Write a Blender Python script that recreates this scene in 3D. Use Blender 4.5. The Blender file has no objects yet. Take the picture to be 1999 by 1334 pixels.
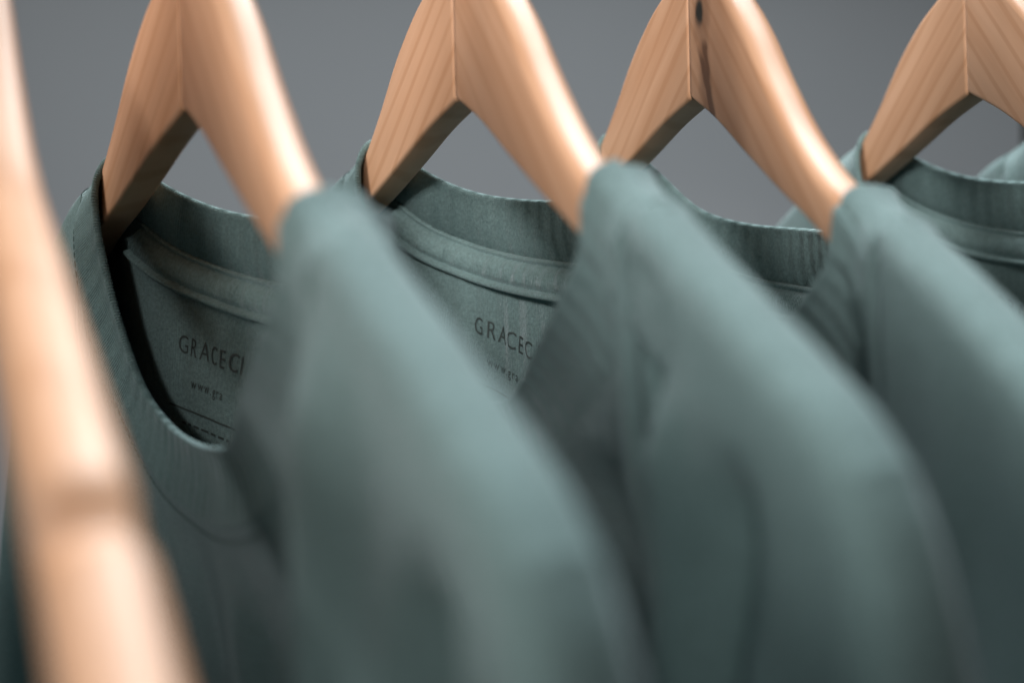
import bpy, bmesh, math, random
import numpy as np
from mathutils import Matrix, Vector

# ------------------------------------------------------------------ camera, world, light, exposure
scene = bpy.context.scene
COL = scene.collection
EYE = 1.50                       # camera height above the (unseen) floor, metres

F_PX, Y_HOR, ROLL = 2704.8, 307.2, -0.0199
cam_data = bpy.data.cameras.new("camera")
cam = bpy.data.objects.new("camera", cam_data)
COL.objects.link(cam)
cam_data.sensor_fit = 'HORIZONTAL'
cam_data.sensor_width = 36.0
cam_data.lens = F_PX * 36.0 / 1999.0
cam_data.shift_y = -(667.0 - Y_HOR) / 1999.0
cam_data.clip_start = 0.01
cam_data.clip_end = 50.0
cam.matrix_world = Matrix.Translation((0, 0, EYE)) @ Matrix.Rotation(math.pi / 2, 4, 'X') @ Matrix.Rotation(ROLL, 4, 'Z')
cam_data.dof.use_dof = True
cam_data.dof.focus_distance = 0.490
cam_data.dof.aperture_fstop = 5.7
scene.camera = cam

world = bpy.data.worlds.new("World")
scene.world = world
world.use_nodes = True
world.node_tree.nodes["Background"].inputs[0].default_value = (0.80, 0.90, 1.0, 1)
world.node_tree.nodes["Background"].inputs[1].default_value = 0.012

def area_lamp(name, loc, target, size, energy, color, size_y=None):
    ld = bpy.data.lights.new(name, 'AREA')
    ld.shape = 'RECTANGLE'
    ld.size = size
    ld.size_y = size_y or size
    ld.energy = energy
    ld.color = color
    o = bpy.data.objects.new(name, ld)
    COL.objects.link(o)
    o.location = loc
    o.rotation_euler = (Vector(target) - Vector(loc)).to_track_quat('-Z', 'Y').to_euler()
    return o

MID = (0.05, 0.40, EYE - 0.03)
area_lamp("ceiling_lamp", (0.20, 1.10, EYE + 1.20), MID, 0.80, 55, (0.95, 0.98, 1.0))
area_lamp("track_lamp", (-1.50, -0.12, EYE + 0.80), MID, 1.00, 28, (1.0, 0.97, 0.94))
# added fill spot behind the camera; soft-edged beam narrowed to leave lower cloth dark
sl = bpy.data.lights.new("fill_spot", 'SPOT')
sl.energy = 225
sl.color = (1.0, 0.97, 0.94)
sl.spot_size = math.radians(12.5)
sl.spot_blend = 1.0
sl.shadow_soft_size = 0.15
so = bpy.data.objects.new("fill_spot", sl)
COL.objects.link(so)
so.location = (-0.16, -1.52, EYE + 0.70)
so.rotation_euler = (Vector((0.06, 0.44, EYE + 0.07)) - so.location).to_track_quat('-Z', 'Y').to_euler()

vs = scene.view_settings
vs.view_transform = 'Standard'
vs.look = 'None'
vs.exposure = 0.0
vs.gamma = 1.0
scene.cycles.use_denoising = True
scene.cycles.max_bounces = 8

rnd = random.Random(7)

# ------------------------------------------------------------------ helpers
def link(o, parent=None):
    COL.objects.link(o)
    if parent is not None:
        o.parent = parent
    return o

def mesh_obj(name, verts, faces, mat, parent=None, smooth=True, uv=None, attr=None):
    me = bpy.data.meshes.new(name)
    v = np.asarray(verts, dtype=np.float64)
    me.from_pydata(v.tolist(), [], faces)
    if smooth:
        me.polygons.foreach_set("use_smooth", [True] * len(me.polygons))
    if uv is not None:
        lay = me.uv_layers.new(name="UVMap")
        li = np.empty(len(me.loops), dtype=np.int32)
        me.loops.foreach_get("vertex_index", li)
        lay.data.foreach_set("uv", np.asarray(uv, dtype=np.float32)[li].ravel())
    me.materials.append(mat)
    me.update()
    return link(bpy.data.objects.new(name, me), parent)

def grid_faces(nr, nc, wrap_c=False, wrap_r=False):
    f = []
    for i in range(nr if wrap_r else nr - 1):
        for j in range(nc if wrap_c else nc - 1):
            a = i * nc + j
            b = i * nc + (j + 1) % nc
            c = ((i + 1) % nr) * nc + (j + 1) % nc
            d = ((i + 1) % nr) * nc + j
            f.append((a, b, c, d))
    return f

def thing(name, label, cat, mat=None, group=None):
    o = bpy.data.objects.new(name, None)
    o.empty_display_size = 0.02
    link(o)
    if mat is not None:
        o.matrix_world = mat
    o["label"] = label
    o["category"] = cat
    if group:
        o["group"] = group
    return o

def tag(o, label, cat, group=None):
    o["label"] = label
    o["category"] = cat
    if group:
        o["group"] = group

def cub(xs, ys, x):
    xs = np.asarray(xs, float); ys = np.asarray(ys, float); x = np.asarray(x, float)
    m = np.gradient(ys, xs)
    i = np.clip(np.searchsorted(xs, x) - 1, 0, len(xs) - 2)
    h = xs[i + 1] - xs[i]
    s = np.clip((x - xs[i]) / h, 0, 1)
    return (2*s**3 - 3*s**2 + 1)*ys[i] + (s**3 - 2*s**2 + s)*h*m[i] + (-2*s**3 + 3*s**2)*ys[i+1] + (s**3 - s**2)*h*m[i+1]

def sstep(a, b, x):
    t = np.clip((np.asarray(x, float) - a) / (b - a), 0, 1)
    return t * t * (3 - 2 * t)

def spline(pts, n, closed):
    """arc-length sampled Catmull-Rom through pts"""
    P = np.asarray(pts, float)
    m = len(P)
    out = []
    segs = m if closed else m - 1
    for i in range(segs):
        if closed:
            p0, p1, p2, p3 = P[(i-1) % m], P[i], P[(i+1) % m], P[(i+2) % m]
        else:
            p0, p1, p2, p3 = P[max(i-1, 0)], P[i], P[i+1], P[min(i+2, m-1)]
        for t in np.linspace(0, 1, 24, endpoint=False):
            out.append(0.5*((2*p1) + (-p0+p2)*t + (2*p0-5*p1+4*p2-p3)*t*t + (-p0+3*p1-3*p2+p3)*t**3))
    if not closed:
        out.append(P[-1])
    return np.asarray(out)

def resample(C, n, closed, by=None):
    Q = np.vstack([C, C[:1]]) if closed else C
    K = Q if by is None else (np.vstack([by, by[:1]]) if closed else by)
    s = np.concatenate([[0], np.cumsum(np.linalg.norm(np.diff(K[:, :3], axis=0), axis=1))])
    t = np.linspace(0, s[-1], n + 1)[:-1] if closed else np.linspace(0, s[-1], n)
    return np.stack([np.interp(t, s, Q[:, k]) for k in range(Q.shape[1])], 1)

class Noise:
    """smooth pseudo-random field from a few sines"""
    def __init__(self, seed, freq, n=9, stretch=(1, 1)):
        r = np.random.RandomState(seed)
        ang = r.uniform(0, 2*np.pi, n)
        fr = freq * r.uniform(0.5, 1.6, n)
        self.kx = np.cos(ang) * fr * stretch[0]
        self.ky = np.sin(ang) * fr * stretch[1]
        self.ph = r.uniform(0, 2*np.pi, n)
    def __call__(self, x, y):
        x = np.asarray(x); y = np.asarray(y)
        a = 0
        for kx, ky, p in zip(self.kx, self.ky, self.ph):
            a = a + np.sin(kx*x + ky*y + p)
        return a / math.sqrt(len(self.ph))

# ------------------------------------------------------------------ materials
def new_mat(name):
    m = bpy.data.materials.new(name)
    m.use_nodes = True
    nt = m.node_tree
    return m, nt, nt.nodes["Principled BSDF"]

def N(nt, typ, **kw):
    n = nt.nodes.new(typ)
    for k, v in kw.items():
        setattr(n, k, v)
    return n

def ramp(nt, stops):
    r = nt.nodes.new("ShaderNodeValToRGB")
    e = r.color_ramp.elements
    while len(e) < len(stops):
        e.new(0.5)
    for el, (p, c) in zip(e, stops):
        el.position = p
        el.color = (*c, 1) if len(c) == 3 else c
    return r

FAB = (0.134, 0.200, 0.200)

def fabric_mat(name, rib=False, tint=1.0):
    m, nt, b = new_mat(name)
    L = nt.links
    tc = N(nt, "ShaderNodeTexCoord")
    # melange: slight lighter and darker fibres
    n1 = N(nt, "ShaderNodeTexNoise"); n1.inputs["Scale"].default_value = 900; n1.inputs["Detail"].default_value = 3
    L.new(tc.outputs["Object"], n1.inputs["Vector"])
    n2 = N(nt, "ShaderNodeTexNoise"); n2.inputs["Scale"].default_value = 28; n2.inputs["Detail"].default_value = 4
    L.new(tc.outputs["Object"], n2.inputs["Vector"])
    mx = N(nt, "ShaderNodeMix"); mx.data_type = 'FLOAT'; mx.inputs[0].default_value = 0.35
    L.new(n1.outputs["Fac"], mx.inputs[2]); L.new(n2.outputs["Fac"], mx.inputs[3])
    k0, k1 = 0.74 * tint, 1.26 * tint
    r = ramp(nt, [(0.30, tuple(c*k0 for c in FAB)), (0.70, tuple(c*k1 for c in FAB))])
    L.new(mx.outputs[0], r.inputs[0])
    L.new(r.outputs[0], b.inputs["Base Color"])
    b.inputs["Roughness"].default_value = 0.92
    b.inputs["Specular IOR Level"].default_value = 0.12
    b.inputs["Sheen Weight"].default_value = 0.22
    b.inputs["Sheen Roughness"].default_value = 0.30
    b.inputs["Sheen Tint"].default_value = (0.86, 0.94, 1.0, 1)
    # knit wales: fine vertical columns plus cross courses
    uv = N(nt, "ShaderNodeTexCoord")
    sep = N(nt, "ShaderNodeSeparateXYZ")
    L.new(uv.outputs["UV"], sep.inputs[0])
    def sinw(sock, freq):
        mu = N(nt, "ShaderNodeMath", operation='MULTIPLY'); mu.inputs[1].default_value = freq
        L.new(sock, mu.inputs[0])
        s = N(nt, "ShaderNodeMath", operation='SINE'); L.new(mu.outputs[0], s.inputs[0])
        return s.outputs[0]
    wa = sinw(sep.outputs[0], 2*math.pi/0.00085)
    wb = sinw(sep.outputs[1], 2*math.pi/0.0007)
    ad = N(nt, "ShaderNodeMath", operation='ADD'); L.new(wa, ad.inputs[0])
    mb = N(nt, "ShaderNodeMath", operation='MULTIPLY'); mb.inputs[1].default_value = 0.2; L.new(wb, mb.inputs[0])
    L.new(mb.outputs[0], ad.inputs[1])
    n3 = N(nt, "ShaderNodeTexNoise"); n3.inputs["Scale"].default_value = 700; n3.inputs["Detail"].default_value = 4
    L.new(tc.outputs["Object"], n3.inputs["Vector"])
    m3 = N(nt, "ShaderNodeMath", operation='MULTIPLY'); m3.inputs[1].default_value = 6.0
    L.new(n3.outputs["Fac"], m3.inputs[0])
    ad2 = N(nt, "ShaderNodeMath", operation='ADD'); L.new(ad.outputs[0], ad2.inputs[0]); L.new(m3.outputs[0], ad2.inputs[1])
    bp = N(nt, "ShaderNodeBump"); bp.inputs["Strength"].default_value = 0.6; bp.inputs["Distance"].default_value = 0.00012
    L.new(ad2.outputs[0], bp.inputs["Height"])
    # soft crumple
    n4 = N(nt, "ShaderNodeTexNoise"); n4.inputs["Scale"].default_value = 95; n4.inputs["Detail"].default_value = 3
    L.new(tc.outputs["Object"], n4.inputs["Vector"])
    bp2 = N(nt, "ShaderNodeBump"); bp2.inputs["Strength"].default_value = 0.35; bp2.inputs["Distance"].default_value = 0.0016
    L.new(n4.outputs["Fac"], bp2.inputs["Height"]); L.new(bp.outputs[0], bp2.inputs["Normal"])
    L.new(bp2.outputs[0], b.inputs["Normal"])
    return m

M_FAB = fabric_mat("jersey_fabric")
M_RIB = fabric_mat("rib_fabric", rib=True, tint=1.0)
M_TAPE = fabric_mat("tape_fabric", tint=1.08)

m, nt, b = new_mat("dark_print_ink")
b.inputs["Base Color"].default_value = (0.034, 0.047, 0.046, 1); b.inputs["Roughness"].default_value = 0.7
M_INK = m
m, nt, b = new_mat("sewing_thread")
b.inputs["Base Color"].default_value = (0.090, 0.145, 0.138, 1); b.inputs["Roughness"].default_value = 0.8
M_THREAD = m
m, nt, b = new_mat("brushed_steel")
b.inputs["Base Color"].default_value = (0.55, 0.55, 0.56, 1); b.inputs["Metallic"].default_value = 1.0; b.inputs["Roughness"].default_value = 0.32
nn = N(nt, "ShaderNodeTexNoise"); nn.inputs["Scale"].default_value = 160
rr = ramp(nt, [(0.3, (0.26,)*3), (0.7, (0.40,)*3)])
nt.links.new(nn.outputs["Fac"], rr.inputs[0]); nt.links.new(rr.outputs[0], b.inputs["Roughness"])
M_STEEL = m
m, nt, b = new_mat("black_powder_coat")
b.inputs["Base Color"].default_value = (0.012, 0.014, 0.013, 1); b.inputs["Roughness"].default_value = 0.6
nn = N(nt, "ShaderNodeTexNoise"); nn.inputs["Scale"].default_value = 400
bp = N(nt, "ShaderNodeBump"); bp.inputs["Strength"].default_value = 0.15; bp.inputs["Distance"].default_value = 0.0005
nt.links.new(nn.outputs["Fac"], bp.inputs["Height"]); nt.links.new(bp.outputs[0], b.inputs["Normal"])
M_BLACK = m

m, nt, b = new_mat("grey_wall_paint")
tc = N(nt, "ShaderNodeTexCoord")
nn = N(nt, "ShaderNodeTexNoise"); nn.inputs["Scale"].default_value = 1.3; nn.inputs["Detail"].default_value = 5
nt.links.new(tc.outputs["Object"], nn.inputs["Vector"])
rr = ramp(nt, [(0.3, (0.318, 0.344, 0.366)), (0.7, (0.340, 0.367, 0.389))])
nt.links.new(nn.outputs["Fac"], rr.inputs[0]); nt.links.new(rr.outputs[0], b.inputs["Base Color"])
b.inputs["Roughness"].default_value = 0.9
n2 = N(nt, "ShaderNodeTexNoise"); n2.inputs["Scale"].default_value = 220; n2.inputs["Detail"].default_value = 4
nt.links.new(tc.outputs["Object"], n2.inputs["Vector"])
bp = N(nt, "ShaderNodeBump"); bp.inputs["Strength"].default_value = 0.2; bp.inputs["Distance"].default_value = 0.002
nt.links.new(n2.outputs["Fac"], bp.inputs["Height"]); nt.links.new(bp.outputs[0], b.inputs["Normal"])
M_WALL = m

def wood_mat(name, seed, side, slope, knot=False, tone=1.0, contrast=1.0):
    """lacquered maple/beech; grain runs along the arm (local x, descending by slope)"""
    m, nt, b = new_mat(name)
    L = nt.links
    tc = N(nt, "ShaderNodeTexCoord")
    mp = N(nt, "ShaderNodeMapping"); mp.vector_type = 'TEXTURE'
    mp.inputs["Rotation"].default_value = (0, slope * side, 0)
    mp.inputs["Location"].default_value = (seed * 0.37 % 1.0, seed * 0.213 % 1.0, seed * 0.119 % 1.0)
    L.new(tc.outputs["Object"], mp.inputs["Vector"])
    st = N(nt, "ShaderNodeMapping"); st.inputs["Scale"].default_value = (6, 60, 60)
    L.new(mp.outputs[0], st.inputs["Vector"])
    big = N(nt, "ShaderNodeTexNoise"); big.inputs["Scale"].default_value = 1.0; big.inputs["Detail"].default_value = 3; big.inputs["Distortion"].default_value = 0.8
    L.new(st.outputs[0], big.inputs["Vector"])
    wv = N(nt, "ShaderNodeTexWave"); wv.wave_type = 'BANDS'; wv.bands_direction = 'Z'
    wv.inputs["Scale"].default_value = 0.60; wv.inputs["Distortion"].default_value = 8.0; wv.inputs["Detail"].default_value = 2.5; wv.inputs["Detail Scale"].default_value = 0.7
    L.new(st.outputs[0], wv.inputs["Vector"])
    st2 = N(nt, "ShaderNodeMapping"); st2.inputs["Scale"].default_value = (22, 420, 420)
    L.new(mp.outputs[0], st2.inputs["Vector"])
    fine = N(nt, "ShaderNodeTexNoise"); fine.inputs["Scale"].default_value = 1.0; fine.inputs["Detail"].default_value = 4
    L.new(st2.outputs[0], fine.inputs["Vector"])
    lo = tuple(c * tone for c in (0.520, 0.284, 0.162))
    hi = tuple(c * tone for c in (0.615, 0.365, 0.228))
    dk = tuple(c * tone for c in (0.400, 0.185, 0.082))
    r1 = ramp(nt, [(0.30, lo), (0.72, hi)])
    L.new(big.outputs["Fac"], r1.inputs[0])
    r2 = ramp(nt, [(0.0, (0, 0, 0)), (0.74, (0, 0, 0)), (0.96, (0.34 * contrast,) * 3)])
    L.new(wv.outputs["Fac"], r2.inputs[0])
    mx = N(nt, "ShaderNodeMix"); mx.data_type = 'RGBA'
    L.new(r2.outputs[0], mx.inputs[0]); L.new(r1.outputs[0], mx.inputs[6]); mx.inputs[7].default_value = (*dk, 1)
    r3 = ramp(nt, [(0.30, (0.84,) * 3), (0.65, (1.05,) * 3)])
    L.new(fine.outputs["Fac"], r3.inputs[0])
    mu = N(nt, "ShaderNodeMix"); mu.data_type = 'RGBA'; mu.blend_type = 'MULTIPLY'; mu.inputs[0].default_value = 0.18 * contrast
    L.new(mx.outputs[2], mu.inputs[6]); L.new(r3.outputs[0], mu.inputs[7])
    col = mu.outputs[2]
    if knot:
        # dark knot near the top of the joint and the streaks running down from it (object space: x along arm, z up)
        sp = N(nt, "ShaderNodeSeparateXYZ"); L.new(tc.outputs["Object"], sp.inputs[0])
        def math_(op, a, bb=None):
            n_ = N(nt, "ShaderNodeMath", operation=op)
            for i_, v_ in enumerate((a, bb)):
                if v_ is None: continue
                if isinstance(v_, (int, float)): n_.inputs[i_].default_value = v_
                else: L.new(v_, n_.inputs[i_])
            return n_.outputs[0]
        wob = N(nt, "ShaderNodeTexNoise"); wob.inputs["Scale"].default_value = 130; wob.inputs["Detail"].default_value = 5
        L.new(tc.outputs["Object"], wob.inputs["Vector"])
        w0 = math_('MULTIPLY', math_('SUBTRACT', wob.outputs["Fac"], 0.5), 0.006)
        x = math_('ADD', sp.outputs[0], w0)
        z = sp.outputs[2]
        def blob(cx, cz, rx, rz, soft):
            dx = math_('DIVIDE', math_('SUBTRACT', x, cx), rx)
            dz = math_('DIVIDE', math_('SUBTRACT', z, cz), rz)
            d = math_('SQRT', math_('ADD', math_('MULTIPLY', dx, dx), math_('MULTIPLY', dz, dz)))
            mr = N(nt, "ShaderNodeMapRange"); mr.interpolation_type = 'SMOOTHSTEP'
            mr.inputs[1].default_value = 1.0 - soft; mr.inputs[2].default_value = 1.0 + soft
            mr.inputs[3].default_value = 1.0; mr.inputs[4].default_value = 0.0
            L.new(d, mr.inputs[0]); return mr.outputs[0]
        def streak(cx0, slope_x, w, z0, z1):
            # line x = cx0 + slope_x*(z0 - z)
            cx = math_('ADD', math_('MULTIPLY', math_('SUBTRACT', z0, z), slope_x), cx0)
            d = math_('DIVIDE', math_('ABSOLUTE', math_('SUBTRACT', x, cx)), w)
            mr = N(nt, "ShaderNodeMapRange"); mr.interpolation_type = 'SMOOTHSTEP'
            mr.inputs[1].default_value = 0.3; mr.inputs[2].default_value = 1.4; mr.inputs[3].default_value = 1.0; mr.inputs[4].default_value = 0.0
            L.new(d, mr.inputs[0])
            f = N(nt, "ShaderNodeMapRange"); f.inputs[1].default_value = z1 - 0.006; f.inputs[2].default_value = z1 + 0.004
            L.new(z, f.inputs[0])
            g = N(nt, "ShaderNodeMapRange"); g.inputs[1].default_value = z0 + 0.004; g.inputs[2].default_value = z0 - 0.004
            L.new(z, g.inputs[0])
            return math_('MULTIPLY', math_('MULTIPLY', mr.outputs[0], f.outputs[0]), g.outputs[0])
        halo = math_('MULTIPLY', blob(0.0175, 0.0275, 0.0120, 0.0100, 0.7), 0.65)
        core = blob(0.0140, 0.0285, 0.0045, 0.0045, 0.5)
        s1 = streak(0.0165, 0.15, 0.0085, 0.034, -0.016)
        s2 = streak(0.0185, 0.30, 0.0045, 0.020, -0.016)
        s3 = streak(0.0130, 0.65, 0.0038, 0.016, -0.018)
        s4 = streak(0.0300, 0.35, 0.0180, 0.034, -0.030)
        tot = math_('MAXIMUM', math_('MULTIPLY', s1, 0.55), math_('MAXIMUM', math_('MULTIPLY', s2, 0.95), math_('MULTIPLY', s3, 0.95)))
        tot = math_('MAXIMUM', tot, math_('MULTIPLY', s4, 0.34))
        tot = math_('MAXIMUM', tot, halo)
        k1 = N(nt, "ShaderNodeMix"); k1.data_type = 'RGBA'
        L.new(tot, k1.inputs[0]); L.new(col, k1.inputs[6]); k1.inputs[7].default_value = (0.100, 0.040, 0.014, 1)
        k2 = N(nt, "ShaderNodeMix"); k2.data_type = 'RGBA'
        L.new(core, k2.inputs[0]); L.new(k1.outputs[2], k2.inputs[6]); k2.inputs[7].default_value = (0.012, 0.011, 0.007, 1)
        col = k2.outputs[2]
    L.new(col, b.inputs["Base Color"])
    b.inputs["Roughness"].default_value = 0.46
    b.inputs["Specular IOR Level"].default_value = 0.30
    b.inputs["Coat Weight"].default_value = 0.06
    b.inputs["Coat Roughness"].default_value = 0.30
    bp = N(nt, "ShaderNodeBump"); bp.inputs["Strength"].default_value = 0.25; bp.inputs["Distance"].default_value = 0.0002
    L.new(fine.outputs["Fac"], bp.inputs["Height"]); L.new(bp.outputs[0], b.inputs["Normal"])
    return m

# ------------------------------------------------------------------ setting: the grey wall behind
WALL_Y = 2.30
bm = bmesh.new()
bmesh.ops.create_grid(bm, x_segments=1, y_segments=1, size=1.0)
me = bpy.data.meshes.new("wall"); 
for v_ in bm.verts:
    v_.co = Vector((v_.co.x * 3.2, 0, v_.co.y * 1.45))
ex = bmesh.ops.extrude_face_region(bm, geom=bm.faces[:])
for e_ in ex["geom"]:
    if isinstance(e_, bmesh.types.BMVert):
        e_.co.y += 0.1
bmesh.ops.recalc_face_normals(bm, faces=bm.faces[:])
bm.to_mesh(me); bm.free()
me.materials.append(M_WALL)
wall = link(bpy.data.objects.new("wall", me))
wall.location = (0.3, WALL_Y, 1.45)
wall["kind"] = "structure"

# ------------------------------------------------------------------ wooden hangers
KAP, TH = 0.0629, 0.011
HEIGHT = 0.01956                 # inner apex above the camera
#            x       depth   yaw     swing   dz
SPOT = [(-0.1508, 0.3700, 0.4875, 0.0161, 0.0022),
        (-0.0925, 0.3901, 0.4503, 0.0220, -0.0038),
        (-0.0174, 0.4366, 0.3349, 0.0160, -0.0008),
        ( 0.0622, 0.4804, 0.1956, 0.0039, -0.0002),
        ( 0.1740, 0.5275, 0.0976, 0.0266,  0.0014),
        ( 0.2600, 0.5640, 0.0500, 0.0200,  0.0010),
        (-0.2250, 0.3300, 0.4800, 0.0100,  0.0000)]      # last: unseen, carries the shirt added left of the frame for its shade

def spot_matrix(k):
    x, d, a, sw, dz = SPOT[k]
    return Matrix.Translation((x, d, EYE + HEIGHT + dz)) @ Matrix.Rotation(a - math.pi/2, 4, 'Z') @ Matrix.Rotation(-sw, 4, 'Y')

U_X = [0, .006, .02, .04, .06, .08, .10, .12, .14, .16, .18, .20, .22, .24, .25]
U_Y = [.0520, .0500, .0425, .0331, .0198, .0025, -.0128, -.0243, -.0320, -.0390, -.0465, -.0540, -.0615, -.0690, -.0735]
L_X = [0, .03, .06, .09, .12, .17, .23, .25]
L_Y = [0, -.0086, -.0195, -.0300, -.0398, -.0610, -.0800, -.0860]
U_X2, U_Y2 = U_X[:-1] + [.26, .29], U_Y[:-2] + [-.0705] + [-.0800, -.0930]
L_X2, L_Y2 = L_X[:-1] + [.26, .29], L_Y[:-1] + [-.0905, -.1010]
def arm_top(u, wide=False):
    u = np.abs(u)
    t = cub(U_X2, U_Y2, u) if wide else cub(U_X, U_Y, u)
    return t - 0.0040*np.exp(-(np.abs(u - (0.229 if wide else 0.2148))/0.0042)**3)   # strap notch
def arm_low(u, wide=False):
    if wide:
        return cub(L_X2, L_Y2, np.abs(u)) + 0.001*np.clip((np.abs(u) - .08)/.1, 0, 1)
    return cub(L_X, L_Y, np.abs(u))

def arm_mesh(name, side, mat, parent, wide=False):
    tip = .288 if wide else .2300                      # the empty hanger is a wider one
    TH = 0.0122 if wide else 0.011
    us = np.concatenate([np.linspace(0, .19, 64), np.linspace(.192, tip - .0115, 44), np.linspace(tip - .0095, tip, 12)])
    rows = []
    rt, rl = 0.0042, 0.0016        # eased top edge, crisper lower edge
    for u in us:
        vt, vl = float(arm_top(u, wide)), float(arm_low(u, wide))
        endf = max(0.0, (u - tip + 0.0115) / 0.0120)
        sh = math.sqrt(max(0.0, 1 - min(endf, 1.0)**2))
        vm = (vt + vl) / 2
        hh = (vt - vl) / 2 * max(sh, 0.12)
        vt, vl = vm + hh, vm - hh
        a = KAP * u
        th = TH * (0.55 + 0.45 * max(sh, 0.0))
        yc = -a + TH/2             # local y is minus the forward direction
        h2 = th / 2
        r1 = min(rt, h2 * 0.95, hh * 0.9); r2 = min(rl, h2 * 0.9, hh * 0.9)
        sec = []
        def arc(cy, cz, r, a0, a1, n):
            for t in np.linspace(a0, a1, n):
                sec.append((cy + r*math.cos(t), cz + r*math.sin(t)))
        arc( h2 - r1, vt - r1, r1, 0, math.pi/2, 6)
        arc(-h2 + r1, vt - r1, r1, math.pi/2, math.pi, 6)
        arc(-h2 + r2, vl + r2, r2, math.pi, 1.5*math.pi, 4)
        arc( h2 - r2, vl + r2, r2, 1.5*math.pi, 2*math.pi, 4)
        rows.append([(side*u, yc + s[0], s[1]) for s in sec])
    nc = len(rows[0])
    verts = [p for r in rows for p in r]
    faces = grid_faces(len(rows), nc, wrap_c=True)
    faces.append(tuple(range(nc)))
    faces.append(tuple((len(rows)-1)*nc + j for j in range(nc)))
    o = mesh_obj(name, verts, faces, mat, parent)
    b_ = bmesh.new(); b_.from_mesh(o.data); bmesh.ops.recalc_face_normals(b_, faces=b_.faces[:]); b_.to_mesh(o.data); b_.free()
    o.data.polygons.foreach_set("use_smooth", [len(p.vertices) == 4 for p in o.data.polygons])
    return o

def tube(name, path, rad, mat, parent=None, seg=12, closed=False):
    P = np.asarray(path, float); n = len(P)
    T = np.gradient(P, axis=0)
    T /= np.linalg.norm(T, axis=1)[:, None] + 1e-12
    ref = np.array([0.13, 0.97, 0.21])
    verts = []
    for i in range(n):
        a = ref - T[i]*np.dot(ref, T[i]); a /= np.linalg.norm(a); ref = a
        c = np.cross(T[i], a)
        r = rad[i] if hasattr(rad, '__len__') else rad
        for k in range(seg):
            t = 2*math.pi*k/seg
            verts.append(P[i] + r*(math.cos(t)*a + math.sin(t)*c))
    faces = grid_faces(n, seg, wrap_c=True)
    if not closed:
        faces.append(tuple(range(seg))[::-1]); faces.append(tuple((n-1)*seg + k for k in range(seg)))
    return mesh_obj(name, verts, faces, mat, parent)

HOOK_R, HOOK_C = 0.0175, 0.116     # hook radius, and height of its centre above the apex
def hook_path():
    p = [(0, TH/2, v) for v in np.linspace(0.044, 0.088, 8)]
    # gooseneck: out to the side, then round the rail
    for t in np.linspace(-0.50*math.pi, 1.08*math.pi, 30):
        p.append((HOOK_R*math.cos(t), TH/2, HOOK_C + HOOK_R*math.sin(t)))
    return p

HL = ["empty wooden hanger with a strap notch, nearest the camera at the left edge",
      "wooden hanger in the shirt whose ribbed collar is leftmost",
      "plain wooden hanger inside the second shirt from the left",
      "wooden hanger with a dark knot and brown streaks at its joint",
      "wooden hanger cut off by the right edge, with fine slanting grain",
      "farthest wooden hanger, only a sliver of its arm showing at the right edge",
      "unseen wooden hanger beyond the left edge, added to carry the shading shirt"]
TONES = [1.00, 1.03, 1.00, 0.93, 0.98, 0.93, 1.0]
for k in range(7):
    h = thing("wooden_hanger", HL[k], "hanger", spot_matrix(k), "wooden hangers on the rail")
    ml = wood_mat("maple_far_arm", 3.1 + 1.7*k, -1, 0.62, tone=TONES[k], contrast=1.0)
    mr = wood_mat("maple_near_arm", 9.4 + 2.3*k, 1, 0.62, knot=(k == 3), tone=TONES[k]*1.02, contrast=(1.15 if k in (3, 4) else 0.8))
    a1 = arm_mesh("arm", -1, ml, h, wide=(k == 0))
    a2 = arm_mesh("arm", 1, mr, h, wide=(k == 0))
    if k == 3:
        a2["label"] = "arm with a dark knot and brown streaks"
    tube("hook", hook_path(), 0.0019, M_STEEL, h, seg=10)
    tube("ferrule", [(0, TH/2, 0.0500), (0, TH/2, 0.0535), (0, TH/2, 0.0548)], [0.0046, 0.0046, 0.003], M_STEEL, h, seg=16)

# ------------------------------------------------------------------ rail the hangers hang from (just above the frame) and a post far behind
rz = EYE + HEIGHT + HOOK_C + HOOK_R - 0.0019 - 0.0125
p0 = np.array([-0.1450, 0.3550]); p1 = np.array([0.2600, 0.5640])
dr = (p1 - p0) / np.linalg.norm(p1 - p0)
pa, pb = p0 - dr*0.9, p1 + dr*0.9
r = tube("garment_rail", [(pa[0], pa[1], rz), (p0[0], p0[1], rz), (p1[0], p1[1], rz), (pb[0], pb[1], rz)], 0.0125, M_STEEL, None, seg=24)
tag(r, "round steel garment rail carrying the row of wooden hangers", "rail")
pst = tube("metal_post", [(0.345, 0.90, 0.0), (0.345, 0.90, 1.2), (0.345, 0.90, 2.2)], 0.014, M_BLACK, None, seg=24)
tag(pst, "dark metal post behind the rightmost shirt at the right edge", "post")

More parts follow.
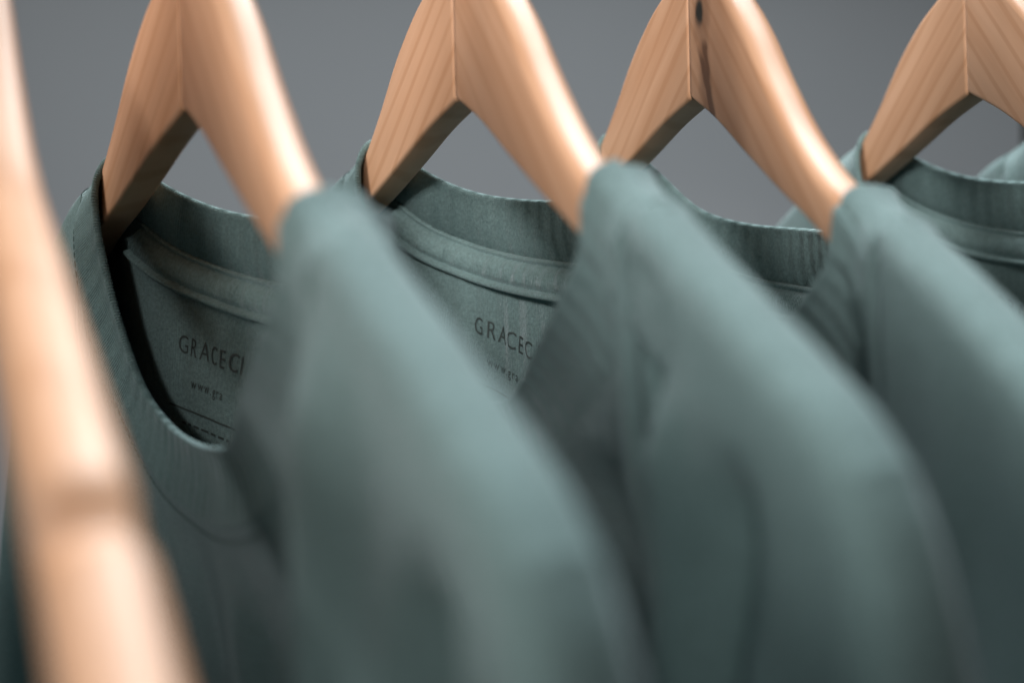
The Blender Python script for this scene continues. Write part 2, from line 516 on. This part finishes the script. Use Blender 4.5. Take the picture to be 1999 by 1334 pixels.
# ------------------------------------------------------------------ shirts
RIM = [(.121, .002, -.0185),
       (.1185, -.0065, -.0200),
       (.105, -.014, -.0240), (.080, -.029, -.0290), (.045, -.039, -.0320), (.000, -.043, -.0335), (-.045, -.036, -.0330), (-.070, -.026, -.0295), (-.086, -.0145, -.0225),
       (-.1005, .0005, -.0105),
       (-.097, .0085, -.0180), (-.092, .0095, -.0330), (-.0885, .0080, -.0460), (-.084, .0040, -.0660), (-.070, .0000, -.0850), (-.045, -.003, -.0945), (-.010, -.003, -.0955),
       (.026, -.001, -.0915), (.057, .003, -.0830), (.086, .008, -.0665), (.111, .0108, -.0480), (.1205, .0104, -.0370), (.1225, .0098, -.0255), (.1220, .0080, -.0205)]
SEAM = [(.147, .0037, -.0258),
        (.141, -.0062, -.0295),
        (.123, -.016, -.0410), (.090, -.032, -.0495), (.050, -.042, -.0535), (.000, -.046, -.0555), (-.050, -.039, -.0545), (-.081, -.029, -.0500), (-.101, -.0150, -.0410),
        (-.126, .0024, -.0205),
        (-.118, .0120, -.0300), (-.113, .0135, -.0440), (-.108, .0120, -.0600), (-.102, .0075, -.0790), (-.087, .0020, -.1010), (-.053, -.001, -.1135), (-.012, -.002, -.1155),
        (.034, .000, -.1105), (.070, .001, -.0985), (.103, .003, -.0810), (.127, .0055, -.0640), (.137, .0085, -.0500), (.1415, .0126, -.0380), (.1455, .0112, -.0300)]
RIDGE_U = [.124, .146, .16, .18, .20, .22, .235, .243]
RIDGE_V = [-.0195, -.0256, -.0312, -.0400, -.0480, -.0560, -.0630, -.0690]
SLEEVE = [(.243, -.0690), (.2500, -.0800), (.2545, -.0950), (.2585, -.120), (.2640, -.165), (.2690, -.215), (.2730, -.275)]
ARMHOLE = [(.243, -.0690), (.2400, -.0900), (.2340, -.120), (.2260, -.165), (.2190, -.215), (.2140, -.275)]
HEM = -0.62

def silhouette(du):
    """outer outline of one half: ridge then sleeve edge, as polyline for distance queries"""
    ru = np.linspace(.10, .243, 60)
    rv = cub(RIDGE_U, RIDGE_V, ru)
    rv[ru < .124] = -.0205 + (.124 - ru[ru < .124]) * 0.3
    a = np.stack([ru, rv], 1)
    s = spline(SLEEVE, 0, False)[1:]
    tail = np.array([[.274, -.33], [.274, -.8]])
    return np.vstack([a, s, tail])
SIL = silhouette(0)

def sil_dist(u, v):
    """distance of (|u|, v) to the outline"""
    u = np.abs(u); sh = u.shape
    P = np.stack([u.ravel(), v.ravel()], 1)
    best = np.full(len(P), 1e9)
    for A, B in zip(SIL[:-1], SIL[1:]):
        ab = B - A
        t = np.clip(((P - A) @ ab) / (ab @ ab + 1e-15), 0, 1)
        d = np.linalg.norm(P - (A + t[:, None]*ab), axis=1)
        best = np.minimum(best, d)
    top = cub(RIDGE_U, RIDGE_V, np.clip(u, .124, .243))
    best = best.reshape(sh)
    return np.where((v > top) & (u > .1) & (u < .243), 0.0, best)

def stroke(u, v, u0, v0, u1, v1, w0, w1, amp, fade=0.02):
    """a soft fold running from (u0,v0) to (u1,v1)"""
    d = np.array([u1-u0, v1-v0]); L = np.hypot(*d); d = d/L
    s = (u-u0)*d[0] + (v-v0)*d[1]
    q = -(u-u0)*d[1] + (v-v0)*d[0]
    t = np.clip(s/L, 0, 1)
    w = w0 + (w1-w0)*t
    env = sstep(-fade, fade, s) * (1 - sstep(L-fade, L+fade, s))
    return amp * np.exp(-(q/w)**2) * env

class Shirt:
    def __init__(self, k, seed, folds=(), back_folds=(), du=0.0, rim_drop=0.0, back_drop=0.0, near_lift=0.0, text=True):
        self.k, self.seed, self.folds, self.back_folds = k, seed, folds, back_folds
        self.n_low = Noise(seed, 36, 8, (1.7, 0.25))
        self.n_mid = Noise(seed+50, 110, 9, (1.3, 0.7))
        self.n_b = Noise(seed+90, 60, 8, (1.6, 0.5))
        self.n_p = Noise(seed+130, 420, 12, (1.5, 0.35))
        self.rim_drop, self.back_drop, self.du = rim_drop, back_drop, du
    # --- surface heights (forward = +n)
    def core(self, u):
        return KAP*np.abs(u)*np.clip(np.abs(u)/0.1, 0, 1) - TH/2
    def shift(self, u):
        return self.rim_drop*(1 - sstep(.142, .20, u))*sstep(.06, .11, u)
    def wood_floor(self, u, v):
        # the cloth lies over the hanger arm and may only fall back below it
        a = np.abs(u)
        f = KAP*a + 0.0014 - np.maximum(0, arm_low(np.minimum(a, .237)) - 0.001 - v)*0.9
        return np.where(a < .228, f, -1.0)
    def NF(self, u, v):
        u = np.asarray(u, float); v = np.asarray(v, float)
        D = sil_dist(u, v + self.shift(u))
        R = 0.0080 + 0.012*sstep(.15, .26, np.abs(u))*sstep(-.07, -.22, v)
        rd = R*np.clip(1 - (1 - np.minimum(D/R, 1))**2.4, 0, 1)**(1/2.4)
        n = self.core(u) + rd
        mid = 1 - sstep(.02, .13, np.abs(u))
        n = n*(1-mid) + mid*(-0.001)
        low = sstep(0.010, 0.09, D)
        n = n + low*0.0045*self.n_low(u, v*0.6) * sstep(-.04, -.16, v)
        n = n + sstep(0.006, 0.03, D)*0.0007*self.n_mid(u, v)
        n = n - 0.020*sstep(-.065, -.14, v)*(1 - sstep(.06, .19, np.abs(u)))
        ramp_ = sstep(0.002, 0.022, D)
        for f in self.folds:
            n = n + stroke(u, v, *f)*ramp_
        return np.maximum(n, np.minimum(self.wood_floor(u, v), self.core(u) + rd))
    def NB(self, u, v):
        u = np.asarray(u, float); v = np.asarray(v, float)
        D = sil_dist(u, v + self.shift(u))
        R = 0.0080 + 0.012*sstep(.15, .26, np.abs(u))*sstep(-.07, -.22, v)
        rd = R*np.clip(1 - (1 - np.minimum(D/R, 1))**2.4, 0, 1)**(1/2.4)
        n = self.core(u) - rd
        mid = 1 - sstep(.0, .125, np.abs(u))
        n = n*(1-mid) + mid*(-.045)
        n = n - 0.003*sstep(.06, .16, -v)
        n = n + sstep(0.012, 0.05, D)*0.0022*self.n_b(u, v*0.7) * sstep(-.06, -.12, v)
        # little gathers hanging from the neck tape
        g = np.exp(-((v + .078)/.022)**2) * sstep(.115, .09, np.abs(u))
        n = n + g*0.00070*self.n_p(u, v*0.8)
        for f in self.back_folds:
            n = n + stroke(u, v, *f)*sstep(0.004, 0.03, D)
        return n
    def seam_rim(self):
        rim = np.array(RIM, float); seam = np.array(SEAM, float)
        for A in (rim, seam):
            bk = np.zeros(len(A)); bk[1:9] = [.05, .35, .85, 1, 1, 1, .85, .30]
            A[:, 2] -= bk*self.back_drop
            ner = np.zeros(len(A)); ner[[0, 1, 2, 3, 23, 22, 21, 20, 19, 18]] = [1, 1, .8, .4, 1, 1, .9, .75, .5, .25]
            A[:, 0] += ner*self.du
            A[:, 2] -= ner*(self.rim_drop + self.du*0.36)
        r = spline(rim, 0, True); s = spline(seam, 0, True)
        for C in (r, s):
            fl = self.wood_floor(C[:, 0], C[:, 2]) + 0.0010
            sel = (C[:, 1] > 0.002) & (np.abs(C[:, 0]) > .1) & (C[:, 2] < arm_top(C[:, 0]) - 0.001)
            C[sel, 1] = np.maximum(C[sel, 1], fl[sel])
            for _ in range(6):
                C[:, 1] = (np.roll(C[:, 1], 1) + 2*C[:, 1] + np.roll(C[:, 1], -1))/4
        return r, s

    def build(self, label, sub):
        root = thing("t_shirt", label, "shirt", spot_matrix(self.k), "green shirts on the rail")
        self.root = root
        rim, seam = self.seam_rim()
        self.collar(rim, seam, root, sub)
        self.panels(seam, rim, root)
        self.tape(seam, root)
        self.prints(root)
        return root

    # --- ribbed neckband, a doubled band with real ribs
    def collar(self, rim, seam, root, sub):
        both = np.hstack([rim, seam])
        length = np.linalg.norm(np.diff(np.vstack([rim, rim[:1]]), axis=0), axis=1).sum()
        ribs = int(length/0.00095)
        nseg = ribs*4 if sub else ribs*3
        Q = resample(both, nseg, True, by=(rim+seam)/2)
        R, S = Q[:, :3], Q[:, 3:]
        wv = Noise(self.seed+7, 55, 7, (1, 1))
        mid = (R+S)/2
        T = np.roll(mid, -1, 0) - np.roll(mid, 1, 0)
        T /= np.linalg.norm(T, axis=1)[:, None]
        A = S - R
        Nn = np.cross(A, T); Nn /= np.linalg.norm(Nn, axis=1)[:, None]     # points to the outside
        # smooth normals along the band
        for _ in range(2):
            K = 24
            Nn = sum(np.roll(Nn, s_, 0) for s_ in range(-K, K+1, 6)); Nn /= np.linalg.norm(Nn, axis=1)[:, None]
        hth = 0.00075
        prof = []                                                        # (t along rim->seam, outward offset, rib amount)
        for t in np.linspace(1.0, 0.06, 13): prof.append((t, hth, 1))
        for a in np.linspace(0.15*math.pi, 0.85*math.pi, 6): prof.append((0.04 - 0.04*math.sin(a), hth*math.cos(a), 1))
        for t in np.linspace(0.06, 1.0, 13): prof.append((t, -hth, 1))
        idx = np.arange(nseg)
        ph = 2*math.pi*idx*ribs/nseg
        jit = 1 + 0.25*np.sin(idx*0.037 + self.seed) + 0.15*np.sin(idx*0.011)
        seamside = np.arange(nseg)/nseg
        verts, uvs = [], []
        arc = np.arange(nseg)/nseg*length
        for j, (t, off, rb) in enumerate(prof):
            bulge = 0.0014*math.sin(math.pi*min(max(t, 0), 1))
            ribh = (1 - 0.85*float(sstep(0.9, 1.0, t)))*(0.00040 if off >= 0 else 0.00006)*np.cos(ph)*jit
            sgn = 1 if off >= 0 else -1
            off = off*(1 + 0.7*math.exp(-(t/0.07)**2))*(1 - 0.8*float(sstep(0.8, 1.0, t)))
            edge = 0.00030*np.cos(ph) if 13 <= j < 19 else 0*ph
            wob = 0.0006*wv(arc, t*0.02+0*arc)*math.cos(0.5*math.pi*min(max(t, 0), 1))
            P = R + A*t + Nn*(off + bulge + sgn*ribh + wob)[:, None] if np.ndim(off + bulge + sgn*ribh + wob) else None
            P = P - (A/np.linalg.norm(A, axis=1)[:, None])*edge[:, None]
            verts.append(P); uvs.append(np.stack([arc, np.full(nseg, t*0.023)], 1))
        V = np.vstack(verts); V = np.stack([V[:, 0], -V[:, 1], V[:, 2]], 1)
        o = mesh_obj("collar", V, grid_faces(len(prof), nseg, wrap_c=True), M_RIB, root, uv=np.vstack(uvs))
        # raised seam roll and two rows of stitching on the body below the band
        for q, (dist, rad) in enumerate(((0.0004, 0.00050), (0.0040, 0.00025))):
            C = S + (A/np.linalg.norm(A, axis=1)[:, None])*dist + Nn*(0.0005 if q == 0 else 0.0008)
            C = C[::2 if q else (8 if sub else 6)]
            C = np.vstack([C, C[:1]])
            if q:
                C = C + 0  # stitching follows the body just under the seam
            C = np.stack([C[:, 0], -C[:, 1], C[:, 2]], 1)
            rr_ = rad if q == 0 else rad*np.where(np.arange(len(C)) % 6 < 4, 1.0, 0.12)
            tube("seam_roll" if q == 0 else "topstitch", C, rr_, M_RIB if q == 0 else M_THREAD, root, seg=6 if q == 0 else 5, closed=True)
        self.Nn, self.S, self.A = Nn, S, A

    # --- front and back body panels and sleeves
    def panels(self, seam, rim, root):
        n = len(seam)
        ifar = 9*24; inear = 0
        sr = np.hstack([seam, rim])
        back = sr[inear:ifar+1][::-1]                    # far -> near over the back
        front = np.vstack([sr[ifar:], sr[:1]])           # far -> near over the front
        for which, crv in (("front", front), ("back", back)):
            H = self.NF if which == "front" else self.NB
            mid6 = resample(crv, 110, False)
            mid = mid6[:, :3]
            fu = -np.linspace(.2430, -mid[0, 0], 46)[:-1]
            nu = np.linspace(mid[-1, 0], .2430, 46)[1:]
            def ridge_pts(us):
                v = cub(RIDGE_U, RIDGE_V, np.abs(us)); return v
            fv = ridge_pts(fu)
            nv = ridge_pts(nu)
            # near ridge may start a little lower when the collar has slid outwards
            nv = nv - self.shift(nu)
            top = np.vstack([np.stack([fu, np.full_like(fu, np.nan), fv], 1), mid, np.stack([nu, np.full_like(nu, np.nan), nv], 1)])
            nc = len(top)
            rows = 120
            rr = np.linspace(0, 1, rows)
            rho = 0.25*rr**1.2 + 0.75*rr**3.2 if which == "front" else 0.25*rr**1.2 + 0.75*rr**3.2
            Ah = spline(ARMHOLE, 0, False)
            Ah = np.vstack([Ah, [[.2140, -.30], [.2200, HEM]]])
            Uu = np.zeros((rows, nc)); Vv = np.zeros((rows, nc))
            w = sstep(.15, .2430, np.abs(top[:, 0]))
            for i in range(rows):
                v = top[:, 2] + (HEM - top[:, 2])*rho[i]
                du = np.interp(-v, -Ah[:, 1], Ah[:, 0]) - .243
                Uu[i] = top[:, 0] + np.sign(top[:, 0])*w*du
                Vv[i] = v
            Nh = H(Uu, Vv)
            isr = np.isnan(top[:, 1])
            Nh[0, isr] = self.core(top[isr, 0])
            # tie to the collar seam
            off = np.where(np.isnan(top[:, 1]), 0, top[:, 1] - Nh[0])
            offs = off.copy()
            for _ in range(3):
                offs[1:-1] = (offs[:-2] + offs[1:-1]*2 + offs[2:])/4
            offw = off.copy()
            for _ in range(160):
                offw[1:-1] = (offw[:-2] + offw[1:-1]*2 + offw[2:])/4
            dist = (top[:, 2][None, :] - Vv)
            wr = np.exp(-(dist/0.004)**2)
            wd = np.exp(-(dist/0.025)**2)
            add = (off[None, :]*wr + offs[None, :]*(1 - wr))*wd + offw[None, :]*(1 - wd)*np.exp(-(dist/0.075)**2)
            isr2 = np.abs(Uu) > .10
            Nh2 = Nh + add
            if which == "front":
                Nh2[1:] = np.where(isr2[1:], np.maximum(Nh2[1:], np.minimum(self.wood_floor(Uu, Vv), Nh)[1:]), Nh2[1:])
            Nh = Nh2
            seg = np.sqrt(np.diff(Uu, axis=0)**2 + np.diff(Vv, axis=0)**2 + np.diff(Nh, axis=0)**2)
            run = np.vstack([np.zeros((1, nc)), np.cumsum(seg, axis=0)])
            # seam allowance tucked up behind the neckband
            tuck = mid6[:, 3:] - mid
            tuck /= np.linalg.norm(tuck, axis=1)[:, None]
            e0 = np.stack([Uu[0], Nh[0], Vv[0]], 1)
            nf = len(fu)
            e0[nf:nf+len(mid)] += tuck*0.003
            e0[nf:nf+len(mid), 1] -= (0.0004 if which == "front" else -0.0004)
            rdg = np.ones(nc, bool); rdg[nf:nf+len(mid)] = False
            e0[rdg, 1] -= (0.0030 if which == "front" else -0.0030)   # laps over the shoulder line
            e0[rdg, 2] -= 0.0010
            U2, N2, V2 = np.vstack([e0[:, 0], Uu]), np.vstack([e0[:, 1], Nh]), np.vstack([e0[:, 2], Vv])
            V = np.stack([U2.ravel(), -N2.ravel(), V2.ravel()], 1)
            uv = np.stack([np.vstack([Uu[:1], Uu]).ravel(), np.vstack([run[:1] - .003, run]).ravel()], 1)
            rows += 1
            mesh_obj("front_panel" if which == "front" else "back_panel", V, grid_faces(rows, nc), M_FAB, root, uv=uv)
            if which == "front":
                self.front_grid = (Uu, Vv, Nh)
            else:
                self.back_grid = (Uu, Vv, Nh)
        # sleeves: a tube each, armhole seam to folded outer edge, front and back
        NS = 110
        def dense(P):
            Q = resample(spline(P, 0, False), 600, False)
            i = (np.linspace(0, 1, NS)**2.0)*599
            return np.stack([np.interp(i, np.arange(600), Q[:, k]) for k in range(2)], 1)
        A0 = dense(ARMHOLE); S0 = dense(SLEEVE)
        for side in (-1, 1):
            ts = np.linspace(0, 1, 26)
            f = 1 - (1 - ts)**2                         # dense at the outer edge
            strips = []
            for sgn in (1, -1):
                Hh = self.NF if sgn == 1 else self.NB
                ff = f*1.0; 
                Uu = A0[:, None, 0] + (S0[:, None, 0] - A0[:, None, 0])*ff[None, :]
                Vv = A0[:, None, 1] + (S0[:, None, 1] - A0[:, None, 1])*ff[None, :]
                Uu[:, 0] -= 0.003                     # seam allowance tucked under the body panel
                Nh = Hh(side*Uu, Vv) 
                Nh[:, 0] -= sgn*0.0004
                Nh[:, -1] = self.core(side*Uu[:, -1])
                if sgn == -1:
                    Uu, Vv, Nh = Uu[:, ::-1], Vv[:, ::-1], Nh[:, ::-1]
                strips.append((side*Uu, Nh, Vv))
            Uu = np.hstack([strips[0][0], strips[1][0][:, 1:]]); Nh = np.hstack([strips[0][1], strips[1][1][:, 1:]]); Vv = np.hstack([strips[0][2], strips[1][2][:, 1:]])
            V = np.stack([Uu.ravel(), -Nh.ravel(), Vv.ravel()], 1)
            P3 = np.stack([Uu, Nh, Vv], 2)
            cx = np.hstack([np.zeros((NS, 1)), np.cumsum(np.linalg.norm(np.diff(P3, axis=1), axis=2), axis=1)])
            cy = np.vstack([np.zeros((1, Uu.shape[1])), np.cumsum(np.linalg.norm(np.diff(P3, axis=0), axis=2), axis=0)])
            mesh_obj("sleeve", V, grid_faces(NS, Uu.shape[1]), M_FAB, root, uv=np.stack([cx.ravel(), cy.ravel()], 1))

    # --- neck tape along the inside of the back collar seam
    def tape(self, seam, root):
        n = 420
        Sb = seam[0:9*24+1]
        Sb = resample(Sb, n, False)[22:-34]
        n = len(Sb)
        T = np.gradient(Sb, axis=0); T /= np.linalg.norm(T, axis=1)[:, None]
        down = np.array([0, 0.18, -1.0]); down = down/np.linalg.norm(down)
        D = down[None, :] - T*(T @ down)[:, None]; D /= np.linalg.norm(D, axis=1)[:, None]
        Fw = np.cross(D, T); Fw /= np.linalg.norm(Fw, axis=1)[:, None]
        if Fw[n//2, 1] < 0: Fw = -Fw
        pk = Noise(self.seed+21, 900, 12); pk2 = Noise(self.seed+22, 330, 9)
        arc = np.arange(n)/n*0.22
        rows = []
        W = 0.0115
        for t, h in [(-.10, -.0003), (-.09, .0006), (-.04, .0012), (.02, .0013), (.07, .0000), (.11, -.0001), (.2, .0012), (.35, .0019), (.5, .0021), (.65, .0019), (.8, .0013), (.86, .0000), (.90, -.0001), (.97, .0016), (1.04, .0018), (1.10, .0012), (1.13, .0002), (1.12, -.0012)]:
            pu = (0.00036*pk(arc, t*0.004+0*arc) + 0.00042*pk2(arc, t*0.006+0*arc))*math.sin(math.pi*min(max(t, 0), 1)) + 0.00010*pk(arc*1.7, 0*arc)
            rows.append(Sb + D*(W*t) + Fw*(0.0012 + h + pu)[:, None])
        V = np.vstack(rows); V = np.stack([V[:, 0], -V[:, 1], V[:, 2]], 1)
        uv = np.vstack([np.stack([arc, np.full(n, j*0.0009)], 1) for j in range(len(rows))])
        mesh_obj("neck_tape", V, grid_faces(len(rows), n), M_TAPE, root, uv=uv)

    # --- printed neck label: text meshes laid onto the inside of the back panel
    def back_n(self, u, v):
        Uu, Vv, Nh = self.back_grid
        out = []
        top_u = Uu[0]
        for a, b_ in zip(u, v):
            j = int(np.argmin(np.abs(Uu[20] - a)))
            j = max(1, min(j, Uu.shape[1]-2))
            col0 = np.interp(-b_, -Vv[:, j], Nh[:, j]); 
            j2 = j+1 if a > Uu[20, j] else j-1
            col1 = np.interp(-b_, -Vv[:, j2], Nh[:, j2])
            t = (a - Uu[20, j])/(Uu[20, j2] - Uu[20, j] + 1e-9)
            out.append(col0 + (col1-col0)*np.clip(t, 0, 1))
        return np.array(out)

    def text(self, s, size, u0, v0, spacing, root, name, xscale=1.0):
        cu = bpy.data.curves.new("tmp_text", 'FONT')
        cu.body = s; cu.size = size; cu.space_character = spacing; cu.resolution_u = 3
        ob = bpy.data.objects.new("tmp_text", cu)
        COL.objects.link(ob)
        bpy.context.view_layer.update()
        dg = bpy.context.evaluated_depsgraph_get()
        me = bpy.data.meshes.new_from_object(ob.evaluated_get(dg))
        bpy.data.objects.remove(ob); bpy.data.curves.remove(cu)
        b_ = bmesh.new(); b_.from_mesh(me)
        bmesh.ops.triangulate(b_, faces=b_.faces[:])
        bmesh.ops.subdivide_edges(b_, edges=[e for e in b_.edges if e.calc_length() > size*0.2], cuts=2)
        bmesh.ops.triangulate(b_, faces=b_.faces[:])
        xs = np.array([v_.co.x*xscale for v_ in b_.verts]) + u0
        ys = np.array([v_.co.y for v_ in b_.verts]) + v0
        ys = ys - 0.22*(xs - PRINT_U[self.k])                 # the back of the neck hangs askew
        ns = self.back_n(xs, ys) + 0.00035
        for v_, a, c, d in zip(b_.verts, xs, ys, ns):
            v_.co = (a, -d, c)
        b_.to_mesh(me); b_.free()
        me.name = name
        me.materials.clear(); me.materials.append(M_INK)
        return link(bpy.data.objects.new(name, me), root)

    def rule(self, u0, u1, v, w, root, m=60):
        us = np.linspace(u0, u1, m)
        vv = v - 0.22*(us - PRINT_U[self.k])
        a = self.back_n(us, vv) + 0.00035
        b_ = self.back_n(us, vv - w) + 0.00035
        V = np.vstack([np.stack([us, -a, vv], 1), np.stack([us, -b_, vv - w], 1)])
        self.ink.append((V, m))

    def prints(self, root):
        self.ink = []; self.rg = np.random.RandomState(self.seed)
        u0 = PRINT_U[self.k]; v0 = PRINT_V[self.k]
        self.text("GRACECI", 0.0090, u0, v0, 1.35, root, "printed_name", PRINT_W[self.k])
        self.text("www.gra", 0.0050, u0+0.007, v0-0.0105, 1.35, root, "printed_address", PRINT_W[self.k])
        self.rule(u0-0.002, u0+0.07, v0-0.0180, 0.0007, root)
        for row in range(3):                                  # fine print too small to read, as broken lines
            x = u0 + 0.004 + 0.002*row
            while x < u0 + 0.055:
                w_ = 0.0012 + 0.0028*self.rg.rand()
                self.rule(x, x + w_, v0 - 0.0225 - 0.0042*row, 0.0008, root, 5)
                x += w_ + 0.0011
        self.rule(u0-0.002, u0+0.07, v0-0.0370, 0.0007, root)
        vs_, fs_, k_ = [], [], 0
        for V, m in self.ink:
            vs_.append(V); fs_ += [tuple(i + k_ for i in f) for f in grid_faces(2, m)]; k_ += len(V)
        mesh_obj("printed_lines", np.vstack(vs_), fs_, M_INK, root)

PRINT_W = {1: 0.62, 2: 0.80, 3: 0.8, 4: 0.8, 5: 0.8, 6: 0.8}
PRINT_U = {1: -0.0955, 2: -0.0775, 3: -0.06, 4: -0.06, 5: -0.06, 6: -0.06}
PRINT_V = {1: -0.079, 2: -0.0825, 3: -0.098, 4: -0.088, 5: -0.088, 6: -0.088}

SHIRTS = {
 1: dict(seed=11, du=.008, rim_drop=.003, folds=[(.165, -.050, .172, -.20, .018, .030, .007), (.214, -.080, .206, -.13, .008, .011, -.010, .010), (.238, -.092, .234, -.14, .005, .007, -.006, .010)]),
 2: dict(seed=23, du=.010, rim_drop=.001, folds=[(.120, -.100, .135, -.20, .020, .03, -.014, .015), (.168, -.045, .164, -.110, .007, .011, -.008, .012), (.178, -.070, .180, -.15, .009, .013, .007, .012), (.206, -.080, .192, -.14, .007, .011, -.009, .010)]),
 3: dict(seed=35, du=.019, rim_drop=.003, back_drop=.0135, folds=[]),
 4: dict(seed=47, back_drop=.001, du=.006, folds=[]),
 5: dict(seed=59, folds=[]),
 6: dict(seed=71, folds=[]),  # unseen shirt, added to block light from the left
}
SL = {1: "green t-shirt with its ribbed collar edge in sharp view, leftmost of the row",
      2: "second green t-shirt from the left, sharp dark printing inside its neck",
      3: "third green t-shirt from the left, hung on the hanger with the dark knot",
      4: "green t-shirt whose wide back collar is cut off by the right edge",
      5: "farthest green t-shirt, only a bit of shoulder showing at the right edge",
      6: "unseen green t-shirt beyond the left edge, added to shade the leftmost shirt"}
for k in (1, 2, 3, 4, 5, 6):
    Shirt(k, **SHIRTS[k]).build(SL[k], sub=(k <= 3))
